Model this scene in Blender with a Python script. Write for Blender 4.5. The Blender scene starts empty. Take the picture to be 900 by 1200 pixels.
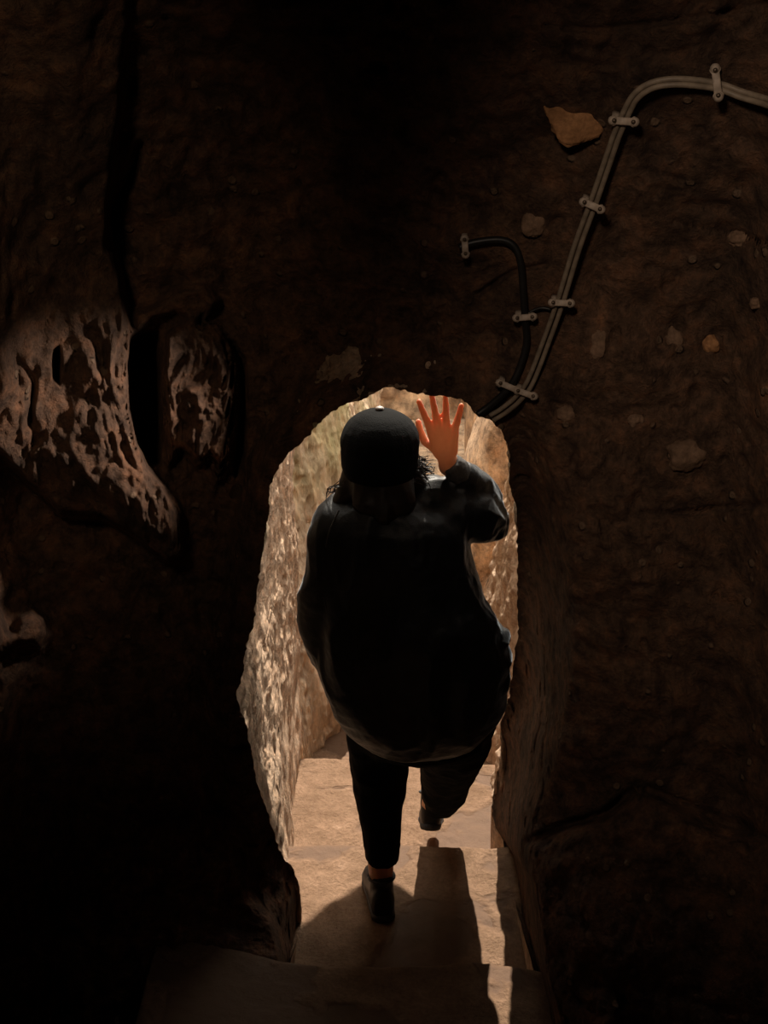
import bpy, bmesh, math, random
import numpy as np
from mathutils import Vector, Matrix
random.seed(7)
AZ = 5.5; EL = 48.0   # direction of the sun
COL = bpy.context.scene.collection
PITCH = math.radians(20); F = 1300.0
CAM = np.array([0.0, 0.0, 2.33])

# ------------------------------------------------------------------ helpers
def ray(u, v):
    xc = (np.asarray(u, float)-450)/F; yc = (600-np.asarray(v, float))/F
    return np.stack([xc, math.cos(PITCH)+yc*math.sin(PITCH), -math.sin(PITCH)+yc*math.cos(PITCH)], -1)
def P(u, v, y):
    r = ray(u, v)
    return CAM + r*(np.asarray(y, float)/r[..., 1])[..., None]
def PV(u, v, y): return Vector(P(u, v, y).tolist())
def sst(a, b, x):
    t = np.clip((x-a)/(b-a), 0, 1); return t*t*(3-2*t)
def _hash(i, j, k, s):
    n = (i*374761393 + j*668265263 + k*2147483647*3 + s*974634777) & 0xffffffff
    n = ((n ^ (n >> 13))*1274126177) & 0xffffffff
    n = ((n ^ (n >> 16))*2246822519) & 0xffffffff
    return ((n ^ (n >> 15)) & 0xffffff)/float(0xffffff)
def vnoise(p, s=0):
    f = np.floor(p).astype(np.int64); t = p-f; t = t*t*(3-2*t)
    i, j, k = f[..., 0], f[..., 1], f[..., 2]; r = 0
    for a in (0, 1):
        wa = t[..., 0] if a else 1-t[..., 0]
        for b in (0, 1):
            wb = t[..., 1] if b else 1-t[..., 1]
            for c in (0, 1):
                wc = t[..., 2] if c else 1-t[..., 2]
                r = r + wa*wb*wc*_hash(i+a, j+b, k+c, s)
    return r*2-1
def fbm(p, freq, octs=4, s=0, gain=.5, aniso=(1, 1, 1)):
    p = np.asarray(p)*np.array(aniso); r = 0; a = 1
    for o in range(octs):
        r = r + a*vnoise(p*freq+o*17.3, s+o); freq = freq*2.03; a *= gain
    return r
def ridge(p, freq, octs=3, s=0, aniso=(1, 1, 1)):
    p = np.asarray(p)*np.array(aniso); r = 0; a = 1
    for o in range(octs):
        r = r + a*(1-2*np.abs(vnoise(p*freq+o*9.1, s+o))); freq = freq*2.1; a *= .5
    return r
def pits(p, freq, s=0, aniso=(1, 1, 1), th=.35):
    n = vnoise(np.asarray(p)*np.array(aniso)*freq, s); return sst(th, th+.35, n)
def tag(o, label=None, cat=None, group=None, kind=None):
    if label: o['label'] = label
    if cat: o['category'] = cat
    if group: o['group'] = group
    if kind: o['kind'] = kind
    return o
def mesh_obj(name, verts, faces, mat, parent=None, smooth=True):
    me = bpy.data.meshes.new(name)
    me.from_pydata(np.asarray(verts).tolist(), [], faces if isinstance(faces, list) else faces.tolist())
    me.update(); me.materials.append(mat)
    if smooth: me.polygons.foreach_set('use_smooth', [True]*len(me.polygons))
    o = bpy.data.objects.new(name, me); COL.objects.link(o)
    if parent: o.parent = parent
    return o
def grid_faces(n, m, wrap=False, flip=False):
    i = np.arange(n-1)[:, None]; j = np.arange(m if wrap else m-1)[None, :]; j2 = (j+1) % m
    q = np.stack([i*m+j+0*j, i*m+j2, (i+1)*m+j2, (i+1)*m+j], -1).reshape(-1, 4)
    return q[:, ::-1] if flip else q
def grid_normals(G):
    du = np.gradient(G, axis=1); dv = np.gradient(G, axis=0)
    n = np.cross(du, dv); return n/(np.linalg.norm(n, axis=-1, keepdims=True)+1e-9)
def empty(name, loc=(0, 0, 0)):
    o = bpy.data.objects.new(name, None); o.location = loc; o.empty_display_size = .1
    COL.objects.link(o); return o
def catmull(pts, n=10):
    pts = [np.array(p, float) for p in pts]; out = []
    q = [2*pts[0]-pts[1]]+pts+[2*pts[-1]-pts[-2]]
    for i in range(1, len(q)-2):
        for k in range(n):
            t = k/n
            out.append(.5*((2*q[i])+(-q[i-1]+q[i+1])*t+(2*q[i-1]-5*q[i]+4*q[i+1]-q[i+2])*t*t+(-q[i-1]+3*q[i]-3*q[i+1]+q[i+2])*t**3))
    out.append(pts[-1]); return np.array(out)
def tube_data(pts, rad, n=10, cap=True):
    pts = [Vector(p) for p in pts]; V = []; Fc = []
    up = None
    if not hasattr(rad, '__len__'): rad = [rad]*len(pts)
    for i, p in enumerate(pts):
        d = (pts[min(i+1, len(pts)-1)]-pts[max(i-1, 0)]).normalized()
        if up is None:
            up = d.orthogonal().normalized()
        up = (up-d*up.dot(d)).normalized(); s = d.cross(up)
        for k in range(n):
            a = 2*math.pi*k/n; V.append(p+(up*math.cos(a)+s*math.sin(a))*rad[i])
    for i in range(len(pts)-1):
        for k in range(n):
            Fc.append((i*n+k, i*n+(k+1) % n, (i+1)*n+(k+1) % n, (i+1)*n+k))
    if cap:
        Fc.append(tuple(range(n))[::-1]); Fc.append(tuple((len(pts)-1)*n+k for k in range(n)))
    return V, Fc
class MB:
    def __init__(s): s.v = []; s.f = []
    def add(s, V, Fc):
        o = len(s.v); s.v += [tuple(p) for p in V]; s.f += [tuple(i+o for i in f) for f in Fc]; return s
    def tube(s, pts, r, n=10, cap=True): return s.add(*tube_data(pts, r, n, cap))
    def ell(s, c, r, rot=None, nu=20, nv=14):
        V = []; Fc = []; c = Vector(c)
        for i in range(nv+1):
            th = math.pi*i/nv
            for j in range(nu):
                ph = 2*math.pi*j/nu
                p = Vector((r[0]*math.sin(th)*math.cos(ph), r[1]*math.sin(th)*math.sin(ph), r[2]*math.cos(th)))
                if rot: p = rot @ p
                V.append(c+p)
        for i in range(nv):
            for j in range(nu):
                a = i*nu+j; b = i*nu+(j+1) % nu
                if i == 0: Fc.append((a, a+nu, b+nu))
                elif i == nv-1: Fc.append((a, a+nu, b))
                else: Fc.append((a, a+nu, b+nu, b))
        return s.add(V, Fc)
    def cap(s, a, b, ra, rb, n=14):
        a = Vector(a); b = Vector(b); d = (b-a); L = d.length; d.normalize(); pts = []; rr = []
        for k in range(5):
            t = k/4*math.pi/2; pts.append(a-d*ra*math.cos(t)); rr.append(max(ra*math.sin(t), ra*.05))
        for k in range(1, 4):
            pts.append(a+d*L*k/4); rr.append(ra+(rb-ra)*k/4)
        for k in range(5):
            t = k/4*math.pi/2; pts.append(b+d*rb*math.sin(t)); rr.append(max(rb*math.cos(t), rb*.05))
        return s.tube(pts, rr, n)
    def loft(s, rows, n=28, p=2.4):
        """rows: (centre, right-vector*halfwidth, depth-vector*halfdepth)"""
        V = []; Fc = []
        for c, a, b in rows:
            c = Vector(c); a = Vector(a); b = Vector(b)
            for k in range(n):
                t = 2*math.pi*k/n; ct, st = math.cos(t), math.sin(t)
                V.append(c + a*(math.copysign(abs(ct)**(2/p), ct)) + b*(math.copysign(abs(st)**(2/p), st)))
        for i in range(len(rows)-1):
            for k in range(n):
                Fc.append((i*n+k, i*n+(k+1) % n, (i+1)*n+(k+1) % n, (i+1)*n+k))
        Fc.append(tuple(range(n))[::-1]); Fc.append(tuple((len(rows)-1)*n+k for k in range(n)))
        return s.add(V, Fc)
    def build(s, name, mat, parent=None, smooth=True): return mesh_obj(name, s.v, s.f, mat, parent, smooth)
def remeshed(name, mb, mat, voxel, smooth_it=6, disp=None, parent=None, sub=0):
    """fuse the pieces into one continuous surface, then shape it with a displacement function"""
    o = mb.build('tmp', mat)
    m = o.modifiers.new('r', 'REMESH'); m.mode = 'VOXEL'; m.voxel_size = voxel; m.use_smooth_shade = True
    if smooth_it:
        m2 = o.modifiers.new('s', 'SMOOTH'); m2.iterations = smooth_it; m2.factor = .5
    if sub:
        m3 = o.modifiers.new('u', 'SUBSURF'); m3.levels = sub; m3.render_levels = sub
    dg = bpy.context.evaluated_depsgraph_get(); dg.update()
    ev = o.evaluated_get(dg); me = bpy.data.meshes.new_from_object(ev)
    bpy.data.objects.remove(o)
    n = len(me.vertices); co = np.empty(n*3); me.vertices.foreach_get('co', co); co = co.reshape(-1, 3)
    if disp is not None:
        nr = np.empty(n*3); me.vertices.foreach_get('normal', nr); nr = nr.reshape(-1, 3)
        co = co+nr*disp(co, nr)[:, None]
        me.vertices.foreach_set('co', co.reshape(-1)); me.update()
    me.name = name; me.materials.clear(); me.materials.append(mat)
    me.polygons.foreach_set('use_smooth', [True]*len(me.polygons))
    r = bpy.data.objects.new(name, me); COL.objects.link(r)
    if parent: r.parent = parent
    return r

# ------------------------------------------------------------------ materials
def newmat(name):
    m = bpy.data.materials.new(name); m.use_nodes = True; nt = m.node_tree
    b = nt.nodes['Principled BSDF']; return m, nt, b
def rock_mat(name, c1, c2, c3, scale=6, rough=.9, bump=.5, grain=60, moss=None, spec=.25, stretch=(1, 1, 1), wet=None, pebble=None, mid=0, midc=(1.35, 1.25, 1.15), glo=.5):
    m, nt, b = newmat(name); N = nt.nodes.new; L = nt.links.new
    tc = N('ShaderNodeTexCoord'); mp = N('ShaderNodeMapping'); L(tc.outputs['Object'], mp.inputs[0]); mp.inputs['Scale'].default_value = stretch
    n1 = N('ShaderNodeTexNoise'); n1.inputs['Scale'].default_value = scale; n1.inputs['Detail'].default_value = 8; n1.inputs['Roughness'].default_value = .65
    L(mp.outputs[0], n1.inputs[0])
    r1 = N('ShaderNodeValToRGB'); L(n1.outputs[0], r1.inputs[0])
    e = r1.color_ramp.elements; e[0].position = .33; e[0].color = (*c1, 1); e[1].position = .62; e[1].color = (*c2, 1)
    e2 = e.new(.76); e2.color = (*c3, 1)
    n2 = N('ShaderNodeTexNoise'); n2.inputs['Scale'].default_value = grain; n2.inputs['Detail'].default_value = 6; n2.inputs['Roughness'].default_value = .75
    L(mp.outputs[0], n2.inputs[0])
    r2 = N('ShaderNodeValToRGB'); L(n2.outputs[0], r2.inputs[0]); r2.color_ramp.elements[0].position = .3; r2.color_ramp.elements[0].color = (glo, glo, glo, 1); r2.color_ramp.elements[1].position = .65; r2.color_ramp.elements[1].color = (1.15, 1.15, 1.15, 1)
    mx = N('ShaderNodeMix'); mx.data_type = 'RGBA'; mx.blend_type = 'MULTIPLY'; mx.inputs[0].default_value = .8
    L(r1.outputs[0], mx.inputs[6]); L(r2.outputs[0], mx.inputs[7]); col = mx.outputs[2]
    bsrc = N('ShaderNodeMath'); bsrc.operation = 'ADD'; L(n1.outputs[0], bsrc.inputs[0]); L(n2.outputs[0], bsrc.inputs[1])
    h = bsrc.outputs[0]
    if mid:
        n4 = N('ShaderNodeTexNoise'); n4.inputs['Scale'].default_value = mid; n4.inputs['Detail'].default_value = 7; n4.inputs['Roughness'].default_value = .7
        L(mp.outputs[0], n4.inputs[0]); r4 = N('ShaderNodeValToRGB'); L(n4.outputs[0], r4.inputs[0]); e4 = r4.color_ramp.elements
        e4[0].position = .36; e4[0].color = (*[.45+.5*(glo-.5)*2]*3, 1); e4[1].position = .5; e4[1].color = (1, 1, 1, 1); e5 = e4.new(.66); e5.color = (*midc, 1)
        mq = N('ShaderNodeMix'); mq.data_type = 'RGBA'; mq.blend_type = 'MULTIPLY'; mq.inputs[0].default_value = 1; L(col, mq.inputs[6]); L(r4.outputs[0], mq.inputs[7]); col = mq.outputs[2]
        am = N('ShaderNodeMath'); am.operation = 'MULTIPLY_ADD'; L(n4.outputs[0], am.inputs[0]); am.inputs[1].default_value = 2.0; L(h, am.inputs[2]); h = am.outputs[0]
    if moss:
        n3 = N('ShaderNodeTexNoise'); n3.inputs['Scale'].default_value = 2.2; n3.inputs['Detail'].default_value = 7
        L(tc.outputs['Object'], n3.inputs[0]); r3 = N('ShaderNodeValToRGB'); L(n3.outputs[0], r3.inputs[0])
        r3.color_ramp.elements[0].position = .42; r3.color_ramp.elements[1].position = .6
        if len(moss) > 3:
            sx = N('ShaderNodeSeparateXYZ'); L(tc.outputs['Object'], sx.inputs[0])
            mr = N('ShaderNodeMapRange'); L(sx.outputs[2], mr.inputs[0]); mr.inputs[1].default_value = moss[3]; mr.inputs[2].default_value = moss[4]
            ad = N('ShaderNodeMath'); ad.operation = 'MULTIPLY'; L(r3.outputs[0], ad.inputs[0]); L(mr.outputs[0], ad.inputs[1]); fac = ad.outputs[0]
        else: fac = r3.outputs[0]
        m3 = N('ShaderNodeMix'); m3.data_type = 'RGBA'; L(fac, m3.inputs[0]); L(col, m3.inputs[6])
        mm = N('ShaderNodeMix'); mm.data_type = 'RGBA'; mm.blend_type = 'MULTIPLY'; mm.inputs[0].default_value = .8
        mm.inputs[6].default_value = (*moss[:3], 1); L(r2.outputs[0], mm.inputs[7]); L(mm.outputs[2], m3.inputs[7]); col = m3.outputs[2]
    if pebble:
        vo = N('ShaderNodeTexVoronoi'); vo.inputs['Scale'].default_value = pebble[3]; L(tc.outputs['Object'], vo.inputs[0])
        lt = N('ShaderNodeValToRGB'); L(vo.outputs['Distance'], lt.inputs[0]); lt.color_ramp.elements[0].position = .16; lt.color_ramp.elements[0].color = (1, 1, 1, 1); lt.color_ramp.elements[1].position = .24; lt.color_ramp.elements[1].color = (0, 0, 0, 1)
        sp = N('ShaderNodeSeparateColor'); L(vo.outputs['Color'], sp.inputs[0])
        gt = N('ShaderNodeMath'); gt.operation = 'GREATER_THAN'; gt.inputs[1].default_value = .80; L(sp.outputs[0], gt.inputs[0])
        mu = N('ShaderNodeMath'); mu.operation = 'MULTIPLY'; L(lt.outputs[0], mu.inputs[0]); L(gt.outputs[0], mu.inputs[1])
        m4 = N('ShaderNodeMix'); m4.data_type = 'RGBA'; L(mu.outputs[0], m4.inputs[0]); L(col, m4.inputs[6]); m4.inputs[7].default_value = (*pebble[:3], 1); col = m4.outputs[2]
        ah = N('ShaderNodeMath'); ah.operation = 'ADD'; L(h, ah.inputs[0]); L(mu.outputs[0], ah.inputs[1]); h = ah.outputs[0]
    b.inputs['Roughness'].default_value = rough; b.inputs['Specular IOR Level'].default_value = spec
    if wet:
        n5 = N('ShaderNodeTexNoise'); n5.inputs['Scale'].default_value = wet[3]; n5.inputs['Detail'].default_value = 4; n5.inputs['Distortion'].default_value = .4
        L(tc.outputs['Object'], n5.inputs[0]); r5 = N('ShaderNodeValToRGB'); L(n5.outputs[0], r5.inputs[0])
        r5.color_ramp.elements[0].position = wet[4]; r5.color_ramp.elements[1].position = wet[4]+.05
        m5 = N('ShaderNodeMix'); m5.data_type = 'RGBA'; L(r5.outputs[0], m5.inputs[0]); L(col, m5.inputs[6]); m5.inputs[7].default_value = (*wet[:3], 1); col = m5.outputs[2]
        rr = N('ShaderNodeMapRange'); L(r5.outputs[0], rr.inputs[0]); rr.inputs[3].default_value = rough; rr.inputs[4].default_value = .6; L(rr.outputs[0], b.inputs['Roughness'])
        inv = N('ShaderNodeMath'); inv.operation = 'SUBTRACT'; inv.inputs[0].default_value = 1.3; L(r5.outputs[0], inv.inputs[1])
        hm = N('ShaderNodeMath'); hm.operation = 'MULTIPLY'; L(h, hm.inputs[0]); L(inv.outputs[0], hm.inputs[1]); h = hm.outputs[0]
    L(col, b.inputs['Base Color'])
    bp = N('ShaderNodeBump'); bp.inputs['Strength'].default_value = bump; bp.inputs['Distance'].default_value = .015; L(h, bp.inputs['Height']); L(bp.outputs[0], b.inputs['Normal'])
    return m
def plain_mat(name, col, rough=.6, metal=0, spec=.4, bump=0, bscale=80, sheen=0):
    m, nt, b = newmat(name); N = nt.nodes.new; L = nt.links.new
    b.inputs['Roughness'].default_value = rough; b.inputs['Metallic'].default_value = metal; b.inputs['Specular IOR Level'].default_value = spec
    if sheen: b.inputs['Sheen Weight'].default_value = sheen; b.inputs['Sheen Roughness'].default_value = .25; b.inputs['Sheen Tint'].default_value = (.8, .9, 1, 1)
    tc = N('ShaderNodeTexCoord'); n = N('ShaderNodeTexNoise'); n.inputs['Scale'].default_value = bscale; n.inputs['Detail'].default_value = 5; L(tc.outputs['Object'], n.inputs[0])
    r = N('ShaderNodeValToRGB'); L(n.outputs[0], r.inputs[0]); r.color_ramp.elements[0].position = .3; r.color_ramp.elements[1].position = .7
    r.color_ramp.elements[0].color = (*[c*.7 for c in col], 1); r.color_ramp.elements[1].color = (*[min(c*1.2, 1) for c in col], 1); L(r.outputs[0], b.inputs['Base Color'])
    if bump:
        bp = N('ShaderNodeBump'); bp.inputs['Strength'].default_value = bump; bp.inputs['Distance'].default_value = .004; L(n.outputs[0], bp.inputs['Height']); L(bp.outputs[0], b.inputs['Normal'])
    return m
M = {}
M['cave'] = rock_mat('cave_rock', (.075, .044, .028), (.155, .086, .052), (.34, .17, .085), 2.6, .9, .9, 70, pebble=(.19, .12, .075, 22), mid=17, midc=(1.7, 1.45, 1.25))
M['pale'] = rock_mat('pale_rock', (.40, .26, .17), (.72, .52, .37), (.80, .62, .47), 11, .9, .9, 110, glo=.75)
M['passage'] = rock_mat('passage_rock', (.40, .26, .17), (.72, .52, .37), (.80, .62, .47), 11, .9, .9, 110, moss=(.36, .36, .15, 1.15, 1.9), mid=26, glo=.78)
M['outer'] = rock_mat('outer_rock', (.40, .29, .20), (.62, .47, .33), (.72, .57, .42), 5, .9, .6, 60, moss=(.34, .35, .12, .5, 1.3), stretch=(1.3, 1.3, .45), mid=14, glo=.75)
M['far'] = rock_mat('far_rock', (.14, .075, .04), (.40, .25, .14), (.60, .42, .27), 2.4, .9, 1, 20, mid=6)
M['step'] = rock_mat('step_stone', (.19, .115, .070), (.29, .18, .115), (.36, .235, .158), 9, .85, .7, 90, spec=.12, wet=(.125, .073, .045, 3.0, .53), glo=.6)
M['ground'] = rock_mat('ground_rock', (.24, .15, .09), (.50, .35, .23), (.62, .46, .33), 5, .9, .9, 50, mid=13)
M['stone'] = rock_mat('stone', (.13, .078, .048), (.24, .145, .09), (.33, .22, .14), 20, .8, .4, 120)
M['orange'] = rock_mat('orange_stone', (.25, .12, .05), (.50, .25, .11), (.55, .32, .17), 18, .85, .5, 100)
M['jacket'] = plain_mat('jacket_fabric', (.005, .0055, .0062), .45, 0, .3, .3, 300, sheen=.35)
M['trousers'] = plain_mat('trouser_fabric', (.003, .003, .0032), .9, 0, .08, .3, 300)
M['cap'] = plain_mat('cap_knit', (.0025, .0025, .0025), .9, 0, .08, .4, 260)
M['hair'] = plain_mat('dark_hair', (.012, .007, .004), .45, 0, .4, .2, 200)
M['shoe'] = plain_mat('shoe_leather', (.012, .011, .011), .5, 0, .4, .2, 120)
M['sole'] = plain_mat('shoe_sole', (.035, .035, .038), .6, 0, .4, .1, 80)
M['cable'] = plain_mat('grey_cable', (.23, .18, .13), .5, 0, .4, .1, 60)
M['blackcable'] = plain_mat('black_cable', (.012, .011, .010), .45, 0, .4, .1, 60)
M['clip'] = plain_mat('clip_plastic', (.40, .32, .25), .55, 0, .4, .15, 90)
M['screw'] = plain_mat('screw_steel', (.16, .12, .09), .4, .8, .5, .1, 90)
M['cuff'] = plain_mat('cuff_fabric', (.06, .055, .052), .8, 0, .2, .3, 250)
def skin_mat():
    m, nt, b = newmat('skin'); N = nt.nodes.new; L = nt.links.new
    tc = N('ShaderNodeTexCoord'); n = N('ShaderNodeTexNoise'); n.inputs['Scale'].default_value = 60; L(tc.outputs['Object'], n.inputs[0])
    r = N('ShaderNodeValToRGB'); L(n.outputs[0], r.inputs[0]); r.color_ramp.elements[0].color = (.55, .23, .12, 1); r.color_ramp.elements[1].color = (.68, .31, .18, 1)
    L(r.outputs[0], b.inputs['Base Color']); b.inputs['Roughness'].default_value = .45
    b.inputs['Subsurface Weight'].default_value = .5; b.inputs['Subsurface Radius'].default_value = (1, .3, .1); b.inputs['Subsurface Scale'].default_value = .02
    tl = N('ShaderNodeBsdfTranslucent'); tl.inputs[0].default_value = (.68, .38, .22, 1); mx = N('ShaderNodeMixShader'); mx.inputs[0].default_value = .28
    out = nt.nodes['Material Output']; L(b.outputs[0], mx.inputs[1]); L(tl.outputs[0], mx.inputs[2]); L(mx.outputs[0], out.inputs[0])
    return m
M['skin'] = skin_mat()

# ------------------------------------------------------------------ cave front wall (rock face with the opening)
OUT = [(300,1450,1.52),(318,1250,2.06),(335,1150,2.36),(347,1105,2.62),(354,1078,2.80),(352,1055,2.75),(349,1030,2.70),(338,1012,2.66),(330,1002,2.63),(320,975,2.6),(312,945,2.56),(303,922,2.53),
 (297,895,2.5),(291,868,2.48),(287,848,2.46),(280,828,2.45),(278,812,2.45),(284,795,2.45),(287,768,2.45),(292,745,2.45),(299,718,2.45),(302,690,2.45),(305,655,2.45),(311,625,2.45),
 (314,600,2.45),(317,575,2.45),(325,552,2.44),(336,534,2.44),(347,525,2.43),(361,513,2.42),(369,502,2.42),(382,489,2.42),(397,480,2.42),(416,472,2.42),(431,464,2.42),(445,457,2.42),(457,454,2.42),
 (480,457,2.42),(508,462,2.42),(530,467,2.42),(547,473,2.42),(553,483,2.42),(562,490,2.42),(575,493,2.43),(583,502,2.44),(591,514,2.46),(596,535,2.5),(599,560,2.56),(602,590,2.64),(605,620,2.72),
 (607,650,2.8),(607,680,2.86),(607,705,2.92),(606,730,2.96),(603,755,3.0),(601,780,3.05),(598,805,3.12),(593,832,3.18),(587,852,3.22),(585,880,3.27),(581,903,3.3),(578,930,3.3),(578,952,3.27),
 (582,972,3.22),(591,990,3.17),(601,1040,2.92),(612,1090,2.66),(623,1128,2.46),(633,1180,2.26),(645,1250,2.08),(680,1450,1.5)]
def sd_poly(u, v, poly):
    """signed distance in degrees of picture-plane arc, negative inside"""
    n = len(poly); d = np.full(u.shape, 1e9); ins = np.zeros(u.shape, bool)
    for i in range(n):
        ax, ay = poly[i]; bx, by = poly[(i+1) % n]; ex, ey = bx-ax, by-ay
        wx, wy = u-ax, v-ay; t = np.clip((wx*ex+wy*ey)/(ex*ex+ey*ey+1e-9), 0, 1)
        d = np.minimum(d, np.hypot(wx-ex*t, wy-ey*t))
        c = ((ay > v) != (by > v)) & (u < (bx-ax)*(v-ay)/(by-ay+1e-12)+ax); ins ^= c
    return np.where(ins, -d, d)
def sd_line(u, v, pl):
    d = np.full(u.shape, 1e9)
    for (ax, ay), (bx, by) in zip(pl[:-1], pl[1:]):
        ex, ey = bx-ax, by-ay; t = np.clip(((u-ax)*ex+(v-ay)*ey)/(ex*ex+ey*ey), 0, 1)
        d = np.minimum(d, np.hypot(u-ax-ex*t, v-ay-ey*t))
    return d
ROCK_A = [(-150,520),(-20,505),(30,560),(70,600),(120,605),(160,628),(196,655),(212,648),(208,600),(190,570),(172,548),(160,520),(150,480),(148,430),(152,392),(146,365),(140,330),(128,290),(122,240),(140,120),(150,-40),(-150,-60)]
ROCK_B = [(188,392),(205,378),(232,372),(252,380),(268,402),(278,425),(277,470),(274,515),(268,545),(256,560),(245,540),(230,545),(212,530),(198,545),(190,500),(186,440)]
ROCK_C = [(150,362),(180,352),(205,335),(240,330),(262,352),(250,372),(225,382),(205,372),(185,378),(165,396),(152,392)]
ROCK_D = [(-60,700),(0,712),(12,735),(20,718),(38,712),(55,722),(60,745),(48,762),(20,760),(-60,790)]
ALC = [(152,395),(170,385),(186,388),(188,440),(190,510),(187,545),(176,545),(160,520),(151,480),(149,430)]
SLOT = [(63,408),(71,405),(72,425),(70,450),(63,445),(61,425)]
CREV = [(262,392),(275,400),(288,420),(290,470),(288,530),(276,560),(272,540),(277,500),(279,450),(277,425),(268,402)]
LOWR = [(620,985),(660,968),(705,955),(740,928),(765,925),(830,955),(905,985),(1000,1010),(1000,1400),(620,1400),(600,1100)]
CRACKS = [([(752,600),(800,601),(850,594),(910,590)], .03, 3), ([(620,985),(660,968),(705,955),(740,928)], .06, 5), ([(790,260),(830,268),(870,275),(915,292)], .02, 2.5),
 ([(640,30),(700,35),(760,28),(830,18),(900,5)], .025, 4), ([(690,85),(720,92)], .02, 3), ([(780,205),(800,212)], .015, 3), ([(640,310),(600,318),(560,345)], .02, 3),
 ([(128,290),(135,240),(150,215),(165,170)], .05, 6), ([(60,370),(75,345),(62,330)], .015, 3), ([(20,420),(40,445),(35,500)], .02, 3), ([(760,925),(830,955),(905,985)], .03, 5)]
def wall_depth(u, v, t, Dout):
    """t: how far out from the rim of the opening, in picture units"""
    D = 2.40 - .12*sst(60, 420, np.abs(u-450)) - .50*sst(430, -250, v) - .30*sst(900, 1300, v)
    # the rock right of the opening bends into it like a funnel
    fun = sst(700, 600, u)*sst(480, 600, v)*(u > 450)
    D = D + .10*fun
    capx = 975/np.maximum(np.abs(u-450), 1); 
    vv = (600-v)/F; ang = np.arctan(vv)-PITCH
    capz = np.where(ang > .02, .55/np.tan(np.maximum(ang, .02)), 99)
    floorv = 2.33-.12
    capf = np.where(ang < -.5, (2.33-.1)/np.tan(np.maximum(-ang, .1)), 99)
    k = 9
    D = -np.log(np.exp(-k*D)+np.exp(-k*np.minimum(capx, 20))+np.exp(-k*np.minimum(capz, 20)))/k+.02
    D = np.minimum(D, np.maximum(capf, 1.2)+.1)
    w = sst(0, 75, t)
    D = Dout*(1-w)+D*w
    f = sst(15, 60, t)
    # big rock forms on the left
    a = sd_poly(u, v, ROCK_A); D = D + f*(.16*sst(-4, 10, a)*sst(560, 250, u)*sst(-80, 120, v) - .05*sst(0, -60, a))
    D = D - f*.11*sst(6, -14, sd_poly(u, v, ROCK_B)) - f*.10*sst(4, -12, sd_poly(u, v, ROCK_C)) - .14*sst(4, -14, sd_poly(u, v, ROCK_D))
    D = D + .28*sst(2, -9, sd_poly(u, v, ALC)) + .10*sst(2, -4, sd_poly(u, v, SLOT)) + .16*sst(2, -8, sd_poly(u, v, CREV))
    D = D - .07*f*sst(4, -25, sd_poly(u, v, LOWR))
    for pl, dep, wd in CRACKS: D = D + dep*f*sst(wd*1.8, 0, sd_line(u, v, pl))
    return D
CABLE_L = [(1060,150),(990,146),(930,132),(900,120),(870,111),(845,102),(815,97),(785,96),(762,101),(745,113),(734,132),(722,160),(710,195),(695,238),(676,290),(657,352),(640,400),(622,446),(608,466),(592,480),(576,490)]
CABLE_B = [(538,290),(556,284),(585,281),(602,288),(610,308),(613,340),(615,372),(617,400),(610,428),(598,452),(578,472),(559,486)]
def displaced(u, v, t, Dout):
    D = wall_depth(u, v, t, Dout)
    p = P(u, v, D)
    near = sst(0, 45, t)
    q = p + .04*np.stack([fbm(p, 5, 2, 31), fbm(p, 5, 2, 41), fbm(p, 5, 2, 51)], -1)
    n = .045*fbm(q, 2.6, 3, 1) + .018*ridge(q, 6, 3, 5) + .008*fbm(q, 22, 4, 9) + .008*ridge(q, 13, 3, 19)
    left = sst(360, 250, u)
    n = n*(.35+.65*near) + left*(.010*ridge(q, 17, 3, 12, (1, 1, .45)) )
    band = left*sst(330, 400, v)*(sst(-75, -25, sd_poly(u, v, ROCK_A))*(u > 25) + .9*sst(-30, -10, sd_poly(u, v, ROCK_B))*(u > 232))*sst(14, 0, np.minimum(sd_poly(u, v, ROCK_A), sd_poly(u, v, ROCK_B)))
    n = n - band*(.024*ridge(q, 30, 3, 14, (1, 1, .4)) - .012)
    n = n + .004*pits(q, 60, 77) + .016*pits(q, 26, 78, th=.45)
    cm = np.minimum(sd_line(u, v, CABLE_L), sd_line(u, v, CABLE_B))
    n = n*(1-.75*sst(40, 8, cm))
    return p, D, n
oc = catmull([(a, b, c) for a, b, c in OUT], 22)
oc = oc[:len(oc)]
seg = np.r_[0, np.cumsum(np.hypot(np.diff(oc[:, 0]), np.diff(oc[:, 1])))]
NA = 1500
s = np.linspace(0, seg[-1], NA)
ou, ov, od = (np.interp(s, seg, oc[:, k]) for k in range(3))
# ragged rim
jit = fbm(np.stack([ou*.03, ov*.03, ou*0], -1), 1, 3, 3)*2.2 + fbm(np.stack([ou*.2, ov*.2, ou*0], -1), 1, 2, 8)*1.3
lowfade = sst(1120, 1000, ov)
tx = np.gradient(ou); ty = np.gradient(ov); ln = np.hypot(tx, ty)+1e-6
jx, jy = jit*ty/ln*lowfade, -jit*tx/ln*lowfade
cx, cy = 455.0, 800.0
dx, dy = ou-cx, ov-cy
fx = np.where(dx > 0, 1700-cx, cx+800)/np.maximum(np.abs(dx), 1e-6); fy = np.where(dy > 0, 1650-cy, cy+1150)/np.maximum(np.abs(dy), 1e-6)
fm = np.minimum(fx, fy); eu, ev_ = cx+dx*fm, cy+dy*fm
NR = 420
tt = np.linspace(0, 1, NR)[:, None]; tw = .30*tt + .70*tt**3
U = ou+(eu-ou)*tw; Vv = ov+(ev_-ov)*tw
T = np.hypot(U-ou, Vv-ov); DO = np.broadcast_to(od, U.shape)
U = U+jx*np.exp(-T/9); Vv = Vv+jy*np.exp(-T/9)
p, D, n = displaced(U, Vv, T, DO)
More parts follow.
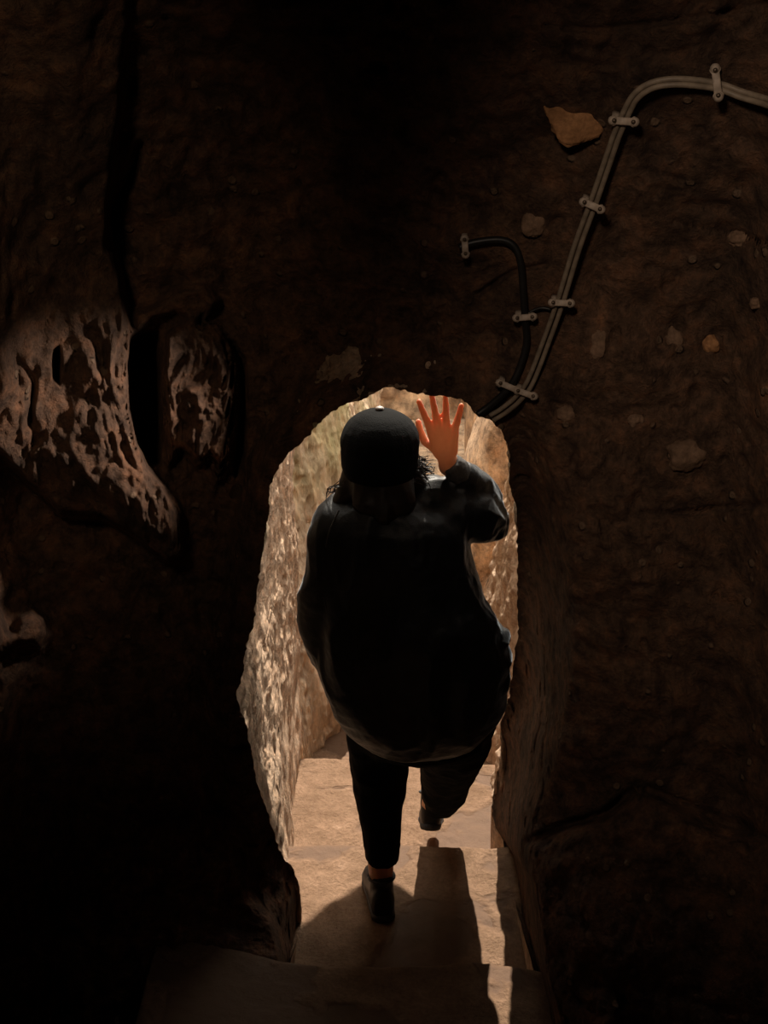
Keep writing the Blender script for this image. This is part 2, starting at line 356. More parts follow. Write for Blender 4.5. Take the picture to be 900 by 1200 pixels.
dirs = p-CAM; L_ = np.linalg.norm(dirs, axis=-1, keepdims=True)
G = p + dirs/L_*n[..., None]
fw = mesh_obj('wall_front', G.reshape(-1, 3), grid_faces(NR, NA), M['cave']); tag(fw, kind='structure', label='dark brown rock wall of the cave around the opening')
def wall_y(u, v):
    u = np.atleast_1d(np.array(u, float)); v = np.atleast_1d(np.array(v, float))
    d2 = (u[:, None]-ou)**2+(v[:, None]-ov)**2; i = d2.argmin(1); t = np.sqrt(d2.min(1))
    p, D, n = displaced(u, v, t, od[i]); d = p-CAM; d = p+d/np.linalg.norm(d, axis=-1, keepdims=True)*n[:, None]
    return d[:, 1]

# throat: the inner sides of the opening, then the outer cliff face
R0 = G[0].copy()
top = np.where(R0[:, 0] > .05, sst(1.0, 1.3, R0[:, 2]), sst(1.35, 1.62, R0[:, 2]))                    # 1 on the ceiling
leftw = (R0[:, 0] < 0.05)
endy = np.where(leftw, 4.1, 3.40)*(1-top) + 2.60*top
endx = np.where(leftw, -.352, .50)*(1-top) + R0[:, 0]*1.05*top
endz = R0[:, 2] + .12*top
dip = -1.3*np.maximum(sst(.42, .12, R0[:, 2]), sst(1040, 1130, ov))
low = sst(.25, .0, R0[:, 2])
endx = endx*(1-low) + np.where(leftw, -.352, .49)*low
R1 = np.stack([endx, np.maximum(endy, R0[:, 1]+.15), endz], -1)
NT = 170
a = np.linspace(0, 1, NT)[:, None, None]
TH = R0[None]*(1-a)+R1[None]*a
bow = np.sin(a*math.pi)*.025
TH[..., 2] += dip[None]*np.minimum(a[..., 0]*7, 1)
TH[..., 0] += (np.sign(R0[:, 0])*(1-top))[None]*bow[..., 0]
TH[..., 2] += top[None]*bow[..., 0]*1.5
nrm = grid_normals(TH)
dsp = .012*fbm(TH, 7, 3, 60)+.006*ridge(TH, 16, 3, 61, (1, .6, .7)) - .010*pits(TH, 38, 63, (1, .7, .6), .45) - .005*pits(TH, 95, 64, (1, 1, .7), .35)
ctr = np.array([.05, 3, .9]); sg = np.sign(((TH-ctr)*nrm).sum(-1)); dsp = -dsp*sg
fade = np.minimum(np.linspace(0, 1, NT)*14, 1)[:, None]
TH = TH + nrm*(dsp*fade)[..., None]
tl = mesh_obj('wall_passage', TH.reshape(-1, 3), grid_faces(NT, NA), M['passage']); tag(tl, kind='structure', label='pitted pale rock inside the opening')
# outer cliff (seen only from outside) and the shell of rock round the chamber
E0 = TH[-1]; c0 = np.array([.05, 3.2, .9])
rr = []
for k, sc in enumerate((1, 1.15, 1.6, 2.6, 4.2)):
    q = E0.copy(); q[:, 0] = c0[0]+(E0[:, 0]-c0[0])*sc; q[:, 2] = np.where(E0[:, 2] > .9, c0[2]+(E0[:, 2]-c0[2])*(1+(sc-1)*.8), c0[2]+(E0[:, 2]-c0[2])*sc)
    q = q + (.05*fbm(q, 2, 3, 90))[:, None]*np.array([0, 1, 0])*(k > 0); rr.append(q)
last = rr[-1].copy(); last[:, 1] = -2.6; rr.append(last)
cen = np.tile(np.array([[0, -2.7, 1.0]]), (NA, 1)); rr.append(cen)
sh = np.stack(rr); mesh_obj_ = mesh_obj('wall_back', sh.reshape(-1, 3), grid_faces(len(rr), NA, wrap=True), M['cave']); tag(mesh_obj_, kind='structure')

# ------------------------------------------------------------------ outer walls, ground
def plan_wall(name, plan, z0, z1, lean, nx, nz, mat, amp, seed, flip=False, label=None, topfn=None):
    pl = catmull([(x, y, 0) for x, y in plan], 12); sg_ = np.r_[0, np.cumsum(np.linalg.norm(np.diff(pl, axis=0), axis=1))]
    ss = np.linspace(0, sg_[-1], nx); X = np.interp(ss, sg_, pl[:, 0]); Y = np.interp(ss, sg_, pl[:, 1])
    z = np.linspace(z0, z1, nz)[:, None]; tz = (z-z0)/(z1-z0)
    ztop = z1 if topfn is None else z1+topfn(X)
    Z = z0+(ztop-z0)*tz
    tx_, ty_ = np.gradient(X), np.gradient(Y); l = np.hypot(tx_, ty_); nxv, nyv = ty_/l, -tx_/l
    if flip: nxv, nyv = -nxv, -nyv
    off = lean*(Z)
    Z = Z+0*X[None]; off = lean*np.maximum(Z, -.2); Gd = np.stack([X-nxv*off, Y-nyv*off, Z], -1)
    N_ = np.stack([np.broadcast_to(nxv, Gd.shape[:2]), np.broadcast_to(nyv, Gd.shape[:2]), np.zeros(Gd.shape[:2])], -1)
    d = amp(Gd, seed); Gd = Gd+N_*d[..., None]
    o = mesh_obj(name, Gd.reshape(-1, 3), grid_faces(nz, nx, flip=flip), mat); tag(o, kind='structure', label=label); return o
def ampL(G, s): return .05*fbm(G, 1.6, 3, s)+.014*ridge(G, 9, 3, s+5, (1, 1, .35)) - .016*pits(G, 30, s+7, (1, 1, .6), .4) + .006*fbm(G, 40, 2, s+3)
plan_wall('wall_left', [(-.52, 3.3), (-.46, 3.7), (-.42, 4.1), (-.30, 4.45), (-.12, 4.8), (.04, 5.3), (.13, 6.0), (.15, 6.2), (-.05, 6.5), (-1.2, 6.8)], -.9, 3.6, .22, 620, 520, M['outer'], ampL, 200, flip=False, label='tall tan and green rock wall beyond the opening')
def ampR(G, s): return .05*fbm(G, 1.4, 3, s)+.032*ridge(G, 10, 4, s+5, (1, 1, .3)) - .02*pits(G, 24, s+7, (1, 1, .5), .4) + .005*fbm(G, 40, 2, s+3)
plan_wall('wall_right', [(1.6, 3.6), (.9, 3.42), (.56, 3.40), (.49, 3.6), (.50, 4.2), (.56, 4.9), (.66, 5.6), (.80, 6.2), (1.6, 6.8)], -.9, 1.5, .10, 520, 360, M['pale'], ampR, 300, flip=True, label='pale rough rock wall right of the person', topfn=lambda X: .2*np.sin(X*5))
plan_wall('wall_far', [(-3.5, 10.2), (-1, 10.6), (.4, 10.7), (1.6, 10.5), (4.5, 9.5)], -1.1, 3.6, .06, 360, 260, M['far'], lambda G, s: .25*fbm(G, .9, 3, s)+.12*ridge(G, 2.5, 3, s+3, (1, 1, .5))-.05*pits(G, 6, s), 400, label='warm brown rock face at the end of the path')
# ground of the outer path
gx = np.linspace(-4.5, 4.5, 220); gy = np.linspace(-3, 12, 360); GX, GY = np.meshgrid(gx, gy)
gz = -.82 + 0*GX + .10*np.floor(np.clip((GY-8.3)/.55, 0, 3)); Gd = np.stack([GX, GY, gz], -1); Gd[..., 2] += .02*fbm(Gd, 2, 4, 500)
tag(mesh_obj('floor', Gd.reshape(-1, 3), grid_faces(360, 220), M['ground']), kind='structure', label='pale stone path beyond the steps')
# ------------------------------------------------------------------ steps
def step(y0, y1, z, x0, x1, label, tilt=0.0, seed=0, ynose=lambda x: 0*x, depth=.42):
    nx = 200; ny = 150; nf = 40
    X = np.linspace(x0, x1, nx)[None]; r = .034
    rows = []
    for k in range(ny):
        a = k/(ny-1); rows.append((y0+.030+(y1-r-y0-.030)*a, 0.0))
    for k in range(1, 9):
        t = k/8*math.pi/2; rows.append((y1-r+r*math.sin(t), -r+r*math.cos(t)))
    for k in range(1, nf+1): rows.append((y1+.02*k/nf, -r-depth*k/nf))
    R_ = np.array(rows); Y = R_[:, :1]+ynose(X)*sst(y0, y1, R_[:, :1]); Z = z+R_[:, 1:]+tilt*X
    Z = Z - .018*np.exp(-((X-.05)/.28)**2)*sst(y1-.5, y1-.05, R_[:, :1])
    Gd = np.stack([X+0*Y, Y, Z+0*X], -1)
    n = .008*fbm(Gd, 3, 3, seed)+.0025*fbm(Gd, 25, 3, seed+4)
    Gd[..., 2] += n; Gd[..., 1] += n*.8
    V = Gd.reshape(-1, 3); n0 = len(V); Fc = grid_faces(len(rows), nx).tolist()
    # closed block: flanks and underside
    back = Gd[0].copy(); back[:, 2] = z-depth-.02; bi = n0+np.arange(nx); V = np.vstack([V, back])
    nr = len(rows)
    for j in range(nx-1):
        Fc.append([bi[j+1], bi[j], j, j+1][::-1]); Fc.append([(nr-1)*nx+j, (nr-1)*nx+j+1, bi[j+1], bi[j]])
    Fc.append([i*nx for i in range(nr)]+[int(bi[0])]); Fc.append(([i*nx+nx-1 for i in range(nr)]+[int(bi[-1])])[::-1])
    o = mesh_obj('stone_step', V, [list(map(int, f)) for f in Fc], M['step']); tag(o, label, 'step'); return o
step(-2.2, .9, .6, -1.5, 1.5, 'broad stone landing at the top of the cave steps, out of the photo below', seed=600)
step(.9, 1.65, .4, -.85, .85, 'second worn stone step down, nearest below the lower photo edge', seed=610)
step(1.65, 2.39, .2, -.60, .60, 'worn stone step at the very bottom of the photo, nearest the camera', tilt=-.10, seed=620, ynose=lambda x: .02*np.sin(x*7))
step(2.39, 3.15, 0, -.55, .60, 'worn stone step under the left shoe, crossed by the shadow of the person', tilt=-.012, seed=630, ynose=lambda x: .015*np.sin(x*6+1))
step(3.15, 3.97, -.2, -.52, .66, 'sunlit damp stone step under the right shoe', tilt=-.0, seed=640, ynose=lambda x: .02*np.sin(x*5+2))
step(3.97, 4.9, -.4, -.6, .8, 'sunlit stone step just beyond the step under the right shoe', seed=650)
step(4.9, 5.9, -.6, -.3, .95, 'lowest stone step, farthest from the camera behind the person', seed=660)

# unseen rock added beyond the opening, shaped to shade the left of the steps
prof_ = [(-.95, 2.05), (-.50, 2.62), (-.13, 2.62), (-.12, 2.02), (-.06, 1.95), (.125, 1.68), (.285, 1.84), (.30, 2.3), (.15, 2.42), (.145, 2.6), (.08, 2.95), (-.5, 3.2), (-.95, 3.2)]
yy_ = np.linspace(4.3, 4.62, 9); pc = []
for i in range(len(prof_)):
    (xa, za), (xb, zb) = prof_[i], prof_[(i+1) % len(prof_)]
    for k in range(10): pc.append((xa+(xb-xa)*k/10, za+(zb-za)*k/10))
pc = np.array(pc); og = np.stack([np.stack([pc[:, 0]-.07*(4.5-y_), 0*pc[:, 0]+y_, pc[:, 1]-1.11*(4.5-y_)], -1) for y_ in yy_])
mo = MB(); mo.v = og.reshape(-1, 3).tolist(); mo.f = grid_faces(9, len(pc), wrap=True).tolist()+[list(range(len(pc)))[::-1], [8*len(pc)+k for k in range(len(pc))]]
ov_ = remeshed('shade_rock', mo, M['pale'], .03, 2, lambda co, n: .012*fbm(co, 6, 3, 690)); tag(ov_, 'unseen rock added high above the path to shade the left of the steps', 'rock')
# ------------------------------------------------------------------ rock slab at the path's bend
def boulder(name, c, r, mat, label, cat, seed, amp=.12, nu=60, nv=40, rot=None, group=None, freq=1.6):
    mb = MB(); mb.ell((0, 0, 0), (1, 1, 1), None, nu, nv); v = np.array(mb.v)
    v = v*(1+amp*fbm(v, freq, 4, seed))[:, None]; v = np.sign(v)*np.abs(v)**.9
    v = v*np.array(r)
    if rot is not None: v = v @ np.array(rot.to_matrix()).T
    o = mesh_obj(name, v, mb.f, mat); o.location = c; tag(o, label, cat, group); return o
from mathutils import Euler
boulder('rock_slab', PV(567, 585, 7.2), (.17, .4, .95), M['ground'], 'pale upright rock slab with a pointed top right of the raised forearm', 'rock', 700, .15, rot=Euler((.1, .12, 0)))
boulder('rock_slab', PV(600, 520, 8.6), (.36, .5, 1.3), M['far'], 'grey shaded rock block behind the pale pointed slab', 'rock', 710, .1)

# ------------------------------------------------------------------ stones in the right wall
def wall_pt(u, v, off=0.0):
    y = float(wall_y(u, v)[0]); p_ = PV(u, v, y); d = (Vector(CAM.tolist())-p_).normalized(); return p_+d*off
ST = [(805, 532, 24, 18, 'stone', 'largest rounded stone bulging from the right wall above the horizontal crack'),
 (672, 138, 27, 27, 'orange', 'angular orange stone in the wall left of the cable bend'),
 (665, 485, 13, 9, 'stone', 'oval tan stone right of where the cables enter the opening'),
 (790, 396, 9, 12, 'stone', 'small brown stone standing out of a dark hole in the right wall'),
 (700, 404, 10, 16, 'stone', 'small upright pale stone right of the lowest stretch of the grey cables'),
 (888, 354, 9, 6, 'stone', 'small flat pale stone at the right edge of the photo'),
 (833, 403, 8, 11, 'orange', 'small tan stone slanting in the wall by the right edge, above the largest stone'),
 (626, 258, 12, 18, 'stone', 'reddish stone left of the second cable clip from the top bend'),
 (745, 492, 9, 7, 'stone', 'small round stone between the oval tan stone and the largest stone'),
 (868, 280, 13, 9, 'stone', 'brown stone under the thin crack near the right edge')]
for i, (u, v, a_, b_, mt, lb) in enumerate(ST):
    c = wall_pt(u, v, -.004); k = c.y/F*1.0
    boulder('embedded_stone', c, (a_*k*1.05, (.030 if i in (0,) else .012), b_*k*1.1), M[mt], lb, 'stone', 720+i*7, .28, 40, 26, rot=Euler((-.1, random.uniform(-.5, .5), 0)), freq=1.3)

# ------------------------------------------------------------------ cables and clips
def cable_path(px, lift, n=10):
    c = catmull([(a, b, 0) for a, b in px], n); y = wall_y(c[:, 0], c[:, 1])
    ker = np.ones(15)/15; yp = np.pad(y, 7, mode='edge'); ymin = np.array([yp[i:i+15].min() for i in range(len(y))]); ymin = np.convolve(np.pad(ymin, 7, mode='edge'), ker, 'valid')
    return c[:, 0], c[:, 1], ymin-lift
cu, cv, cyy = cable_path(CABLE_L, .020)
tu, tv = np.gradient(cu), np.gradient(cv); tl_ = np.hypot(tu, tv); nu_, nv_ = -tv/tl_, tu/tl_
for sgn, nm in ((1, 'upper left of the two thin grey cables clipped side by side'), (-1, 'lower right of the two thin grey cables clipped side by side')):
    pts = P(cu-nu_*sgn*3.4, cv-nv_*sgn*3.4, cyy-.0)
    if nu_[0]*sgn > 0: pass
    cb = MB().tube(pts, .0052, 10).build('electric_cable', M['cable']); tag(cb, nm, 'cable', 'pair of grey cables on the right wall')
bu, bv, by = cable_path(CABLE_B, .018)
cb = MB().tube(P(bu, bv, by), .0075, 12).build('electric_cable', M['blackcable']); tag(cb, 'thick black cable bending down left of the grey cables', 'cable')
# short black link between the two runs
lu, lv, ly = cable_path([(620, 366), (634, 361), (648, 364), (655, 372)], .012)
cb = MB().tube(P(lu, lv, ly), .0035, 8).build('electric_cable', M['blackcable']); tag(cb, 'short thin black cable linking the black cable to the grey pair', 'cable')
def clip(u, v, ang, L, label, yoff=.0, W=.0075):
    """saddle clip: strap with round ends over the cables, two screws, standoff behind"""
    yy = float(min(np.interp(0, [0], [0])+wall_y(u, v)[0], 9))
    i = int(((cu-u)**2+(cv-v)**2).argmin()); j = int(((bu-u)**2+(bv-v)**2).argmin())
    di = (cu[i]-u)**2+(cv[i]-v)**2; dj = (bu[j]-u)**2+(bv[j]-v)**2
    yc = (cyy[i] if di < dj else by[j])-.010
    base = PV(u, v, yc); e = empty('cable_clip', base); tag(e, label, 'cable clip', 'saddle clips holding the cables')
    ca, sa = math.cos(ang), math.sin(ang)
    ax = (PV(u+10*ca, v+10*sa, yc)-base).normalized(); fwd = (Vector(CAM.tolist())-base).normalized(); ax = (ax-fwd*ax.dot(fwd)).normalized(); sd = ax.cross(fwd)
    h = L*yc/F/2
    m = MB(); pr = []
    for k in range(13):
        t = -1+2*k/12; pr.append(ax*h*t+fwd*(.004*math.cos(t*math.pi*.5)**2))
    rows = [(q, sd*W*(1.25 if abs(-1+2*k/12) > .72 else .9), fwd*.0032) for k, q in enumerate(pr)]
    m.loft(rows, 16, 3); m.cap(-ax*h, -ax*h+fwd*.001, W*1.15, W*1.15); m.cap(ax*h, ax*h+fwd*.001, W*1.15, W*1.15)
    m.build('strap', M['clip'], e)
    for sg_ in (-1, 1):
        s_ = MB(); s_.tube([ax*h*.88*sg_+fwd*.006, ax*h*.88*sg_+fwd*.0105], [.0042, .0038], 12); s_.build('screw', M['screw'], e)
    upd = (PV(u, v-10, yc)-base).normalized()*.016
    b_ = MB(); gap = max(wall_y(u, v)[0]-yc, .012)+.012
    b_.loft([(ax*h*.75*-1-fwd*0, sd*W*.8, ax*.006), (ax*h*.75*-1-fwd*gap+upd, sd*W*.9, ax*.008)], 12, 4); b_.build('standoff', M['clip'], e)
    b2 = MB(); b2.loft([(ax*h*.75-fwd*0, sd*W*.8, ax*.006), (ax*h*.75-fwd*gap+upd*.4, sd*W*.9, ax*.008)], 12, 4); b2.build('standoff', M['clip'], e)
clip(840, 97, 1.45, 30, 'pale cable clip standing upright over the grey cables at the top right')
clip(731, 142, .08, 24, 'pale cable clip just below the top bend of the grey cables')
clip(694, 241, .42, 22, 'pale slanting cable clip halfway down the grey cables')
clip(658, 355, .05, 22, 'pale cable clip on the grey cables beside the one on the black cable')
clip(615, 372, -.08, 20, 'pale cable clip on the upright stretch of the black cable')
clip(596, 453, .40, 24, 'lower cable clip on the black cable just above the opening')
clip(616, 461, .35, 22, 'lowest cable clip on the grey cables just above the opening')
clip(545, 289, 1.5, 18, 'dim cable clip at the upper left end of the black cable')

# ------------------------------------------------------------------ person
YT = 2.70
def row(v, uL, uR, y, dep, dy=0):
    a = PV(uL, v, y); b = PV(uR, v, y); c = (a+b)/2; c.y += dy
    return (c, (b-a)/2, Vector((0, dep, 0)))
# pose joints
hd = PV(446, 532, YT-.02); neck = PV(450, 585, YT-.02); shL = PV(392, 622, YT); shR = PV(520, 612, YT+.02)
elL = PV(378, 735, YT+.0); haL = PV(402, 800, YT+.12)
elR = PV(574, 612, YT+.12); wrR = PV(523, 536, YT-.0)
pelvis = PV(474, 770, YT+.05); hipL = PV(446, 800, YT+.05); hipR = PV(510, 800, YT+.06)
anL = PV(447, 1042, 2.80); knL = PV(443, 900, 2.86); anR = PV(505, 946, 3.28); knR = PV(523, 880, 3.05)
body = MB()
body.ell(hd, (.070, .088, .105)); body.cap(hd-Vector((0, .005, .05)), neck-Vector((0, .0, .05)), .05, .058)
# face: nose, chin, ears
body.ell(hd+Vector((0, .085, -.015)), (.013, .02, .02)); body.ell(hd+Vector((0, .06, -.075)), (.04, .035, .03))
for s_ in (-1, 1):
    body.ell(hd+Vector((s_*.074, .0, -.012)), (.01, .018, .03)); body.ell(hd+Vector((s_*.03, .078, .008)), (.013, .01, .009))
body.ell(hd+Vector((0, .083, -.045)), (.022, .012, .007))
body.loft([(neck-Vector((0, 0, .02)), Vector((.09, 0, 0)), Vector((0, .06, 0))), (neck-Vector((0, 0, .10)), Vector((.17, 0, 0)), Vector((0, .085, 0))), (neck-Vector((0, -.01, .28)), Vector((.145, 0, 0)), Vector((0, .09, 0))),
  (pelvis+Vector((0, 0, .12)), Vector((.12, 0, 0)), Vector((0, .085, 0))), (pelvis, Vector((.155, 0, 0)), Vector((0, .10, 0))), (pelvis-Vector((0, 0, .1)), Vector((.14, 0, 0)), Vector((0, .09, 0)))])
for a_, b_, c_ in ((shL, elL, haL), (shR, elR, wrR)):
    body.cap(a_, b_, .045, .036); body.cap(b_, c_, .036, .024)
for h_, k_, a_ in ((hipL, knL, anL), (hipR, knR, anR)):
    body.cap(h_, k_, .075, .05); body.cap(k_, (k_+a_)/2, .05, .048); body.cap((k_+a_)/2, a_, .048, .034)
# feet
def foot(mb, an, toe, r=.032):
    mb.cap(an, an+(toe-an)*.55-Vector((0, 0, .0)), r, r*.9); mb.cap(an+(toe-an)*.5, toe, r*.95, r*.7); mb.cap(an-Vector((0, .03, .03)), an, r*.85, r)
toeL = Vector((anL.x-.015, anL.y+.17, .045)); toeR = Vector((anR.x+.02, anR.y+.17, -.155))
foot(body, anL, toeL); foot(body, anR, toeR)
# left hand (at the pocket) simple five-finger hand
def hand(mb, wrist, fwd, right, back, pose, scale=1.0, thumb=(-.6, .45)):
    """fwd: towards fingers, right: towards the little finger, back: out of the back of the hand"""
    def W(a_, b_, c_=0): return wrist+right*a_*scale+fwd*b_*scale+back*c_*scale
    mb.cap(W(0, -.03), W(0, .012), .0235*scale, .022*scale)
    roots = [(-.030, .088), (-.010, .094), (.011, .090), (.030, .078)]
    for (rx, ry) in roots:
        mb.cap(W(rx*.55, .015), W(rx, ry), .0155*scale, .0115*scale)
    mb.ell(W(-.022, .035, -.006), (.018*scale, .018*scale, .022*scale))
    mb.cap(W(-.024, .055), W(.022, .055), .0125*scale, .0125*scale)
    lens = [(.042, .025, .021), (.047, .029, .022), (.043, .027, .021), (.033, .020, .019)]
    for (rx, ry), ls, (spr, curl) in zip(roots, lens, pose):
        pt = W(rx, ry); ang = 0; r_ = .0102*scale
        for k, l_ in enumerate(ls):
            ang += curl*(.6 if k == 0 else 1)
            d = (fwd*math.cos(spr)+right*math.sin(spr)); d = (d*math.cos(ang)-back*math.sin(ang)).normalized()
            nx_ = pt+d*l_*scale; mb.cap(pt, nx_, r_, r_*.90, 12); pt = nx_; r_ *= .90
    # thumb leaves the side of the palm
    pt = W(-.020, .022, -.004); r_ = .0125*scale; d0 = (right*thumb[0]+fwd*thumb[1]-back*.35).normalized(); d1 = (right*thumb[0]*.35+fwd*.9-back*.2).normalized(); d2 = (fwd*1-right*.05-back*.1).normalized()
    for d, l_ in ((d0, .040), (d1, .032), (d2, .024)):
        nx_ = pt+d*l_*scale; mb.cap(pt, nx_, r_, r_*.88, 12); pt = nx_; r_ *= .88
hb = PV(516, 492, 2.90)
fw_ = (PV(514, 470, YT-.05)-wrR); fw_.normalize()
camd = (Vector(CAM.tolist())-wrR).normalized(); back_ = (camd-fw_*camd.dot(fw_)).normalized(); rt_ = fw_.cross(back_); 
if rt_.x < 0: rt_ = -rt_
hand(body, wrR+fw_*.0, fw_, rt_, back_, [(-.20, .02), (-.05, .03), (.08, .02), (.34, .02)], 1.0)
fwl = Vector((.15, .75, -.6)).normalized(); bl = Vector((-1, .1, 0)); bl = (bl-fwl*bl.dot(fwl)).normalized(); rl = fwl.cross(bl)
hand(body, haL, fwl, rl, bl, [(-.05, .35), (0, .38), (.03, .4), (.06, .42)], .95)
person = remeshed('person', body, M['skin'], .0042, 2)
tag(person, 'person in dark jacket and cap walking down the steps, right hand raised', 'person')

# jacket
jk = MB()
jr = [(578,428,478,.055,.0),(586,398,500,.085,0),(597,378,528,.105,0),(612,368,545,.12,0),(645,368,552,.128,0),(680,372,560,.13,.0),(700,374,564,.135,.0),(722,374,578,.145,0),(745,374,588,.155,.01),
 (775,376,594,.165,.02),(805,382,592,.17,.03),(830,390,589,.165,.04),(850,402,579,.155,.05),(866,414,570,.14,.06),(878,428,560,.12,.07)]
jk.loft([row(v, a_, b_, YT, d_, dy) for v, a_, b_, d_, dy in jr], 40, 2.3)
# left sleeve hanging
jk.loft([(PV(394, 603, YT), Vector((.04, 0, 0)), Vector((0, .07, 0))), (PV(386, 622, YT), Vector((.054, 0, 0)), Vector((0, .075, 0))), (PV(382, 660, YT), Vector((.050, 0, 0)), Vector((0, .072, 0))), (PV(380, 700, YT), Vector((.053, 0, 0)), Vector((0, .068, 0))),
  (PV(381, 730, YT+.01), Vector((.052, 0, 0)), Vector((0, .066, .01))), (PV(388, 755, YT+.04), Vector((.048, 0, 0)), Vector((0, .058, .02))), (PV(398, 785, YT+.08), Vector((.042, 0, 0)), Vector((0, .05, .02))), (PV(404, 812, YT+.09), Vector((.044, 0, 0)), Vector((0, .048, .02)))], 24, 2.2)
# right sleeve: shoulder - elbow - wrist
def armt(pts, rad): jk.tube(catmull(pts, 6), np.interp(np.arange((len(pts)-1)*6+1), np.arange(len(pts))*6, rad).tolist(), 20)
armt([PV(505, 606, YT+.0), PV(530, 600, YT+.03), PV(553, 602, YT+.06), PV(567, 606, YT+.11)], [.066, .076, .072, .064])
jk.ell(PV(566, 609, YT+.11), (.064, .065, .058))
armt([PV(567, 603, YT+.12), PV(559, 583, YT+.1), PV(547, 564, YT+.05), PV(538, 554, YT+.02)], [.058, .052, .041, .033])
# raised shoulder folds
jk.ell(PV(505, 580, YT+.02), (.065, .07, .05)); jk.ell(PV(535, 584, YT+.05), (.045, .05, .04))
# collar
jk.tube([neck+Vector((.062*math.cos(t), .062*math.sin(t)-.01, -.02+.01*math.sin(t))) for t in np.linspace(0, 2*math.pi, 25)], .016, 10)
# ruffled pocket edge at the right
jk.ell(PV(590, 748, YT), (.016, .05, .012)); jk.ell(PV(591, 770, YT), (.018, .05, .016)); jk.ell(PV(590, 795, YT), (.016, .05, .03))
def jdisp(co, nr):
    q = co+.05*np.stack([fbm(co, 4, 2, 811), fbm(co, 4, 2, 821), fbm(co, 4, 2, 831)], -1)
    arm = sst(.22, .30, co[:, 0])*sst(1.15, 1.25, co[:, 2])
    w = .010*ridge(q, 5, 2, 800, (1, 1, .45))*(1+.8*sst(-.05, -.15, co[:, 0])) + .004*ridge(q, 12, 2, 805, (1, 1, .6)) + .0012*fbm(co, 50, 2, 809)
    w = w + arm*(.010*ridge(q, 14, 2, 840, (.5, 1, 1.3)))
    # vertical back seam creases and the sleeve seam
    return w-.004
jacket = remeshed('jacket', jk, M['jacket'], .0085, 5, jdisp, person, sub=1)
tag(jacket, 'long black jacket')
# drawcord, hem band and seam welt
sm = MB()
sm.tube(catmull([PV(397, 598, YT-.10), PV(384, 630, YT-.085), PV(377, 680, YT-.075), PV(384, 720, YT-.075), PV(392, 755, YT-.05), PV(390, 790, YT-.02)], 8), .0022, 6)
sm.build('seam', M['cuff'], jacket)
# wrist cuff
cf = MB(); wd = (wrR-PV(547, 564, YT+.05)).normalized(); c0_ = PV(538, 554, YT+.02)
cf.tube([c0_-wd*.01, c0_+wd*.01, c0_+wd*.03, c0_+wd*.045], [.031, .033, .030, .027], 24); remeshed('cuff', cf, M['cuff'], .004, 3, lambda co, n: .0015*ridge(co, 40, 2, 850), person)
# trousers
tr = MB()
tr.loft([row(840, 420, 560, YT+.06, .12), row(865, 418, 565, YT+.06, .11), row(880, 425, 560, YT+.08, .08)], 28)
tr.loft([row(v, a_, b_, y_, d_) for v, a_, b_, y_, d_ in ((830,412,500,YT+.06,.1),(860,409,484,YT+.1,.09),(885,410,477,YT+.13,.085),(915,415,475,2.86,.08),(940,419,472,2.86,.072),(965,425,471,2.85,.068),(985,428,469,2.84,.064),(1003,431,467,2.83,.06))], 24)
tr.loft([row(v, a_, b_, y_, d_) for v, a_, b_, y_, d_ in ((825,490,580,YT+.08,.11),(850,492,578,YT+.18,.1),(875,493,571,2.99,.09),(900,494,562,3.10,.08),(920,495,551,3.18,.072),(935,496,543,3.23,.066),(947,499,530,3.26,.058))], 24)
trousers = remeshed('trousers', tr, M['trousers'], .008, 4, lambda co, n: .006*ridge(co, 7, 2, 860, (1, 1, .6))+.002*ridge(co, 20, 2, 863), person, sub=1)
tag(trousers, 'loose black trousers')
# shoes
def shoe(an, toe, base_n, lb, s=1.0):
    f = (toe-an); f.z *= 1; fh = f.normalized(); side = Vector((0, 0, 1)).cross(fh).normalized(); upv = fh.cross(side); 
    if upv.z < 0: upv = -upv
    heel = an - fh*.05
    m = MB()
    prof = [(-.055, .026, .040, .0), (-.04, .036, .052, .004), (0, .039, .055, .006), (.05, .040, .045, -.004), (.10, .045, .034, -.014), (.15, .045, .027, -.022), (.185, .034, .021, -.027), (.20, .018, .013, -.030)]
    m.loft([(an+fh*a_*s+upv*(z_-.025), side*w_*s, upv*h_*s) for a_, w_, h_, z_ in prof], 24, 2.6)
    m.cap(an+upv*.01, an+upv*.05, .038, .036)
    o = remeshed('shoe', m, M['shoe'], .005, 3, None, person); tag(o, lb)
    sl = MB(); sl.loft([(an+fh*a_*s+upv*(-.060-.0*a_), side*w_*s, fh*0+upv*.011) for a_, w_ in ((-.062, .022), (-.05, .036), (0, .040), (.06, .042), (.12, .049), (.17, .044), (.20, .028), (.212, .012))], 20, 4)
    sl.build('sole', M['sole'], o)
    col_ = MB(); col_.tube([an+upv*.052+fh*.037*math.sin(t)+side*.039*math.cos(t) for t in np.linspace(0, 2*math.pi, 25)], .005, 8); col_.build('collar', M['sole'], o)
anLs = Vector((anL.x, anL.y, .075)); shoe(anLs, Vector((anL.x-.02, anL.y+.17, .068)), None, 'left black shoe')
fd = (toeR-anR); shoe(anR, anR+Vector((.01, .17, -.085)), None, 'right black shoe, heel raised', .95)
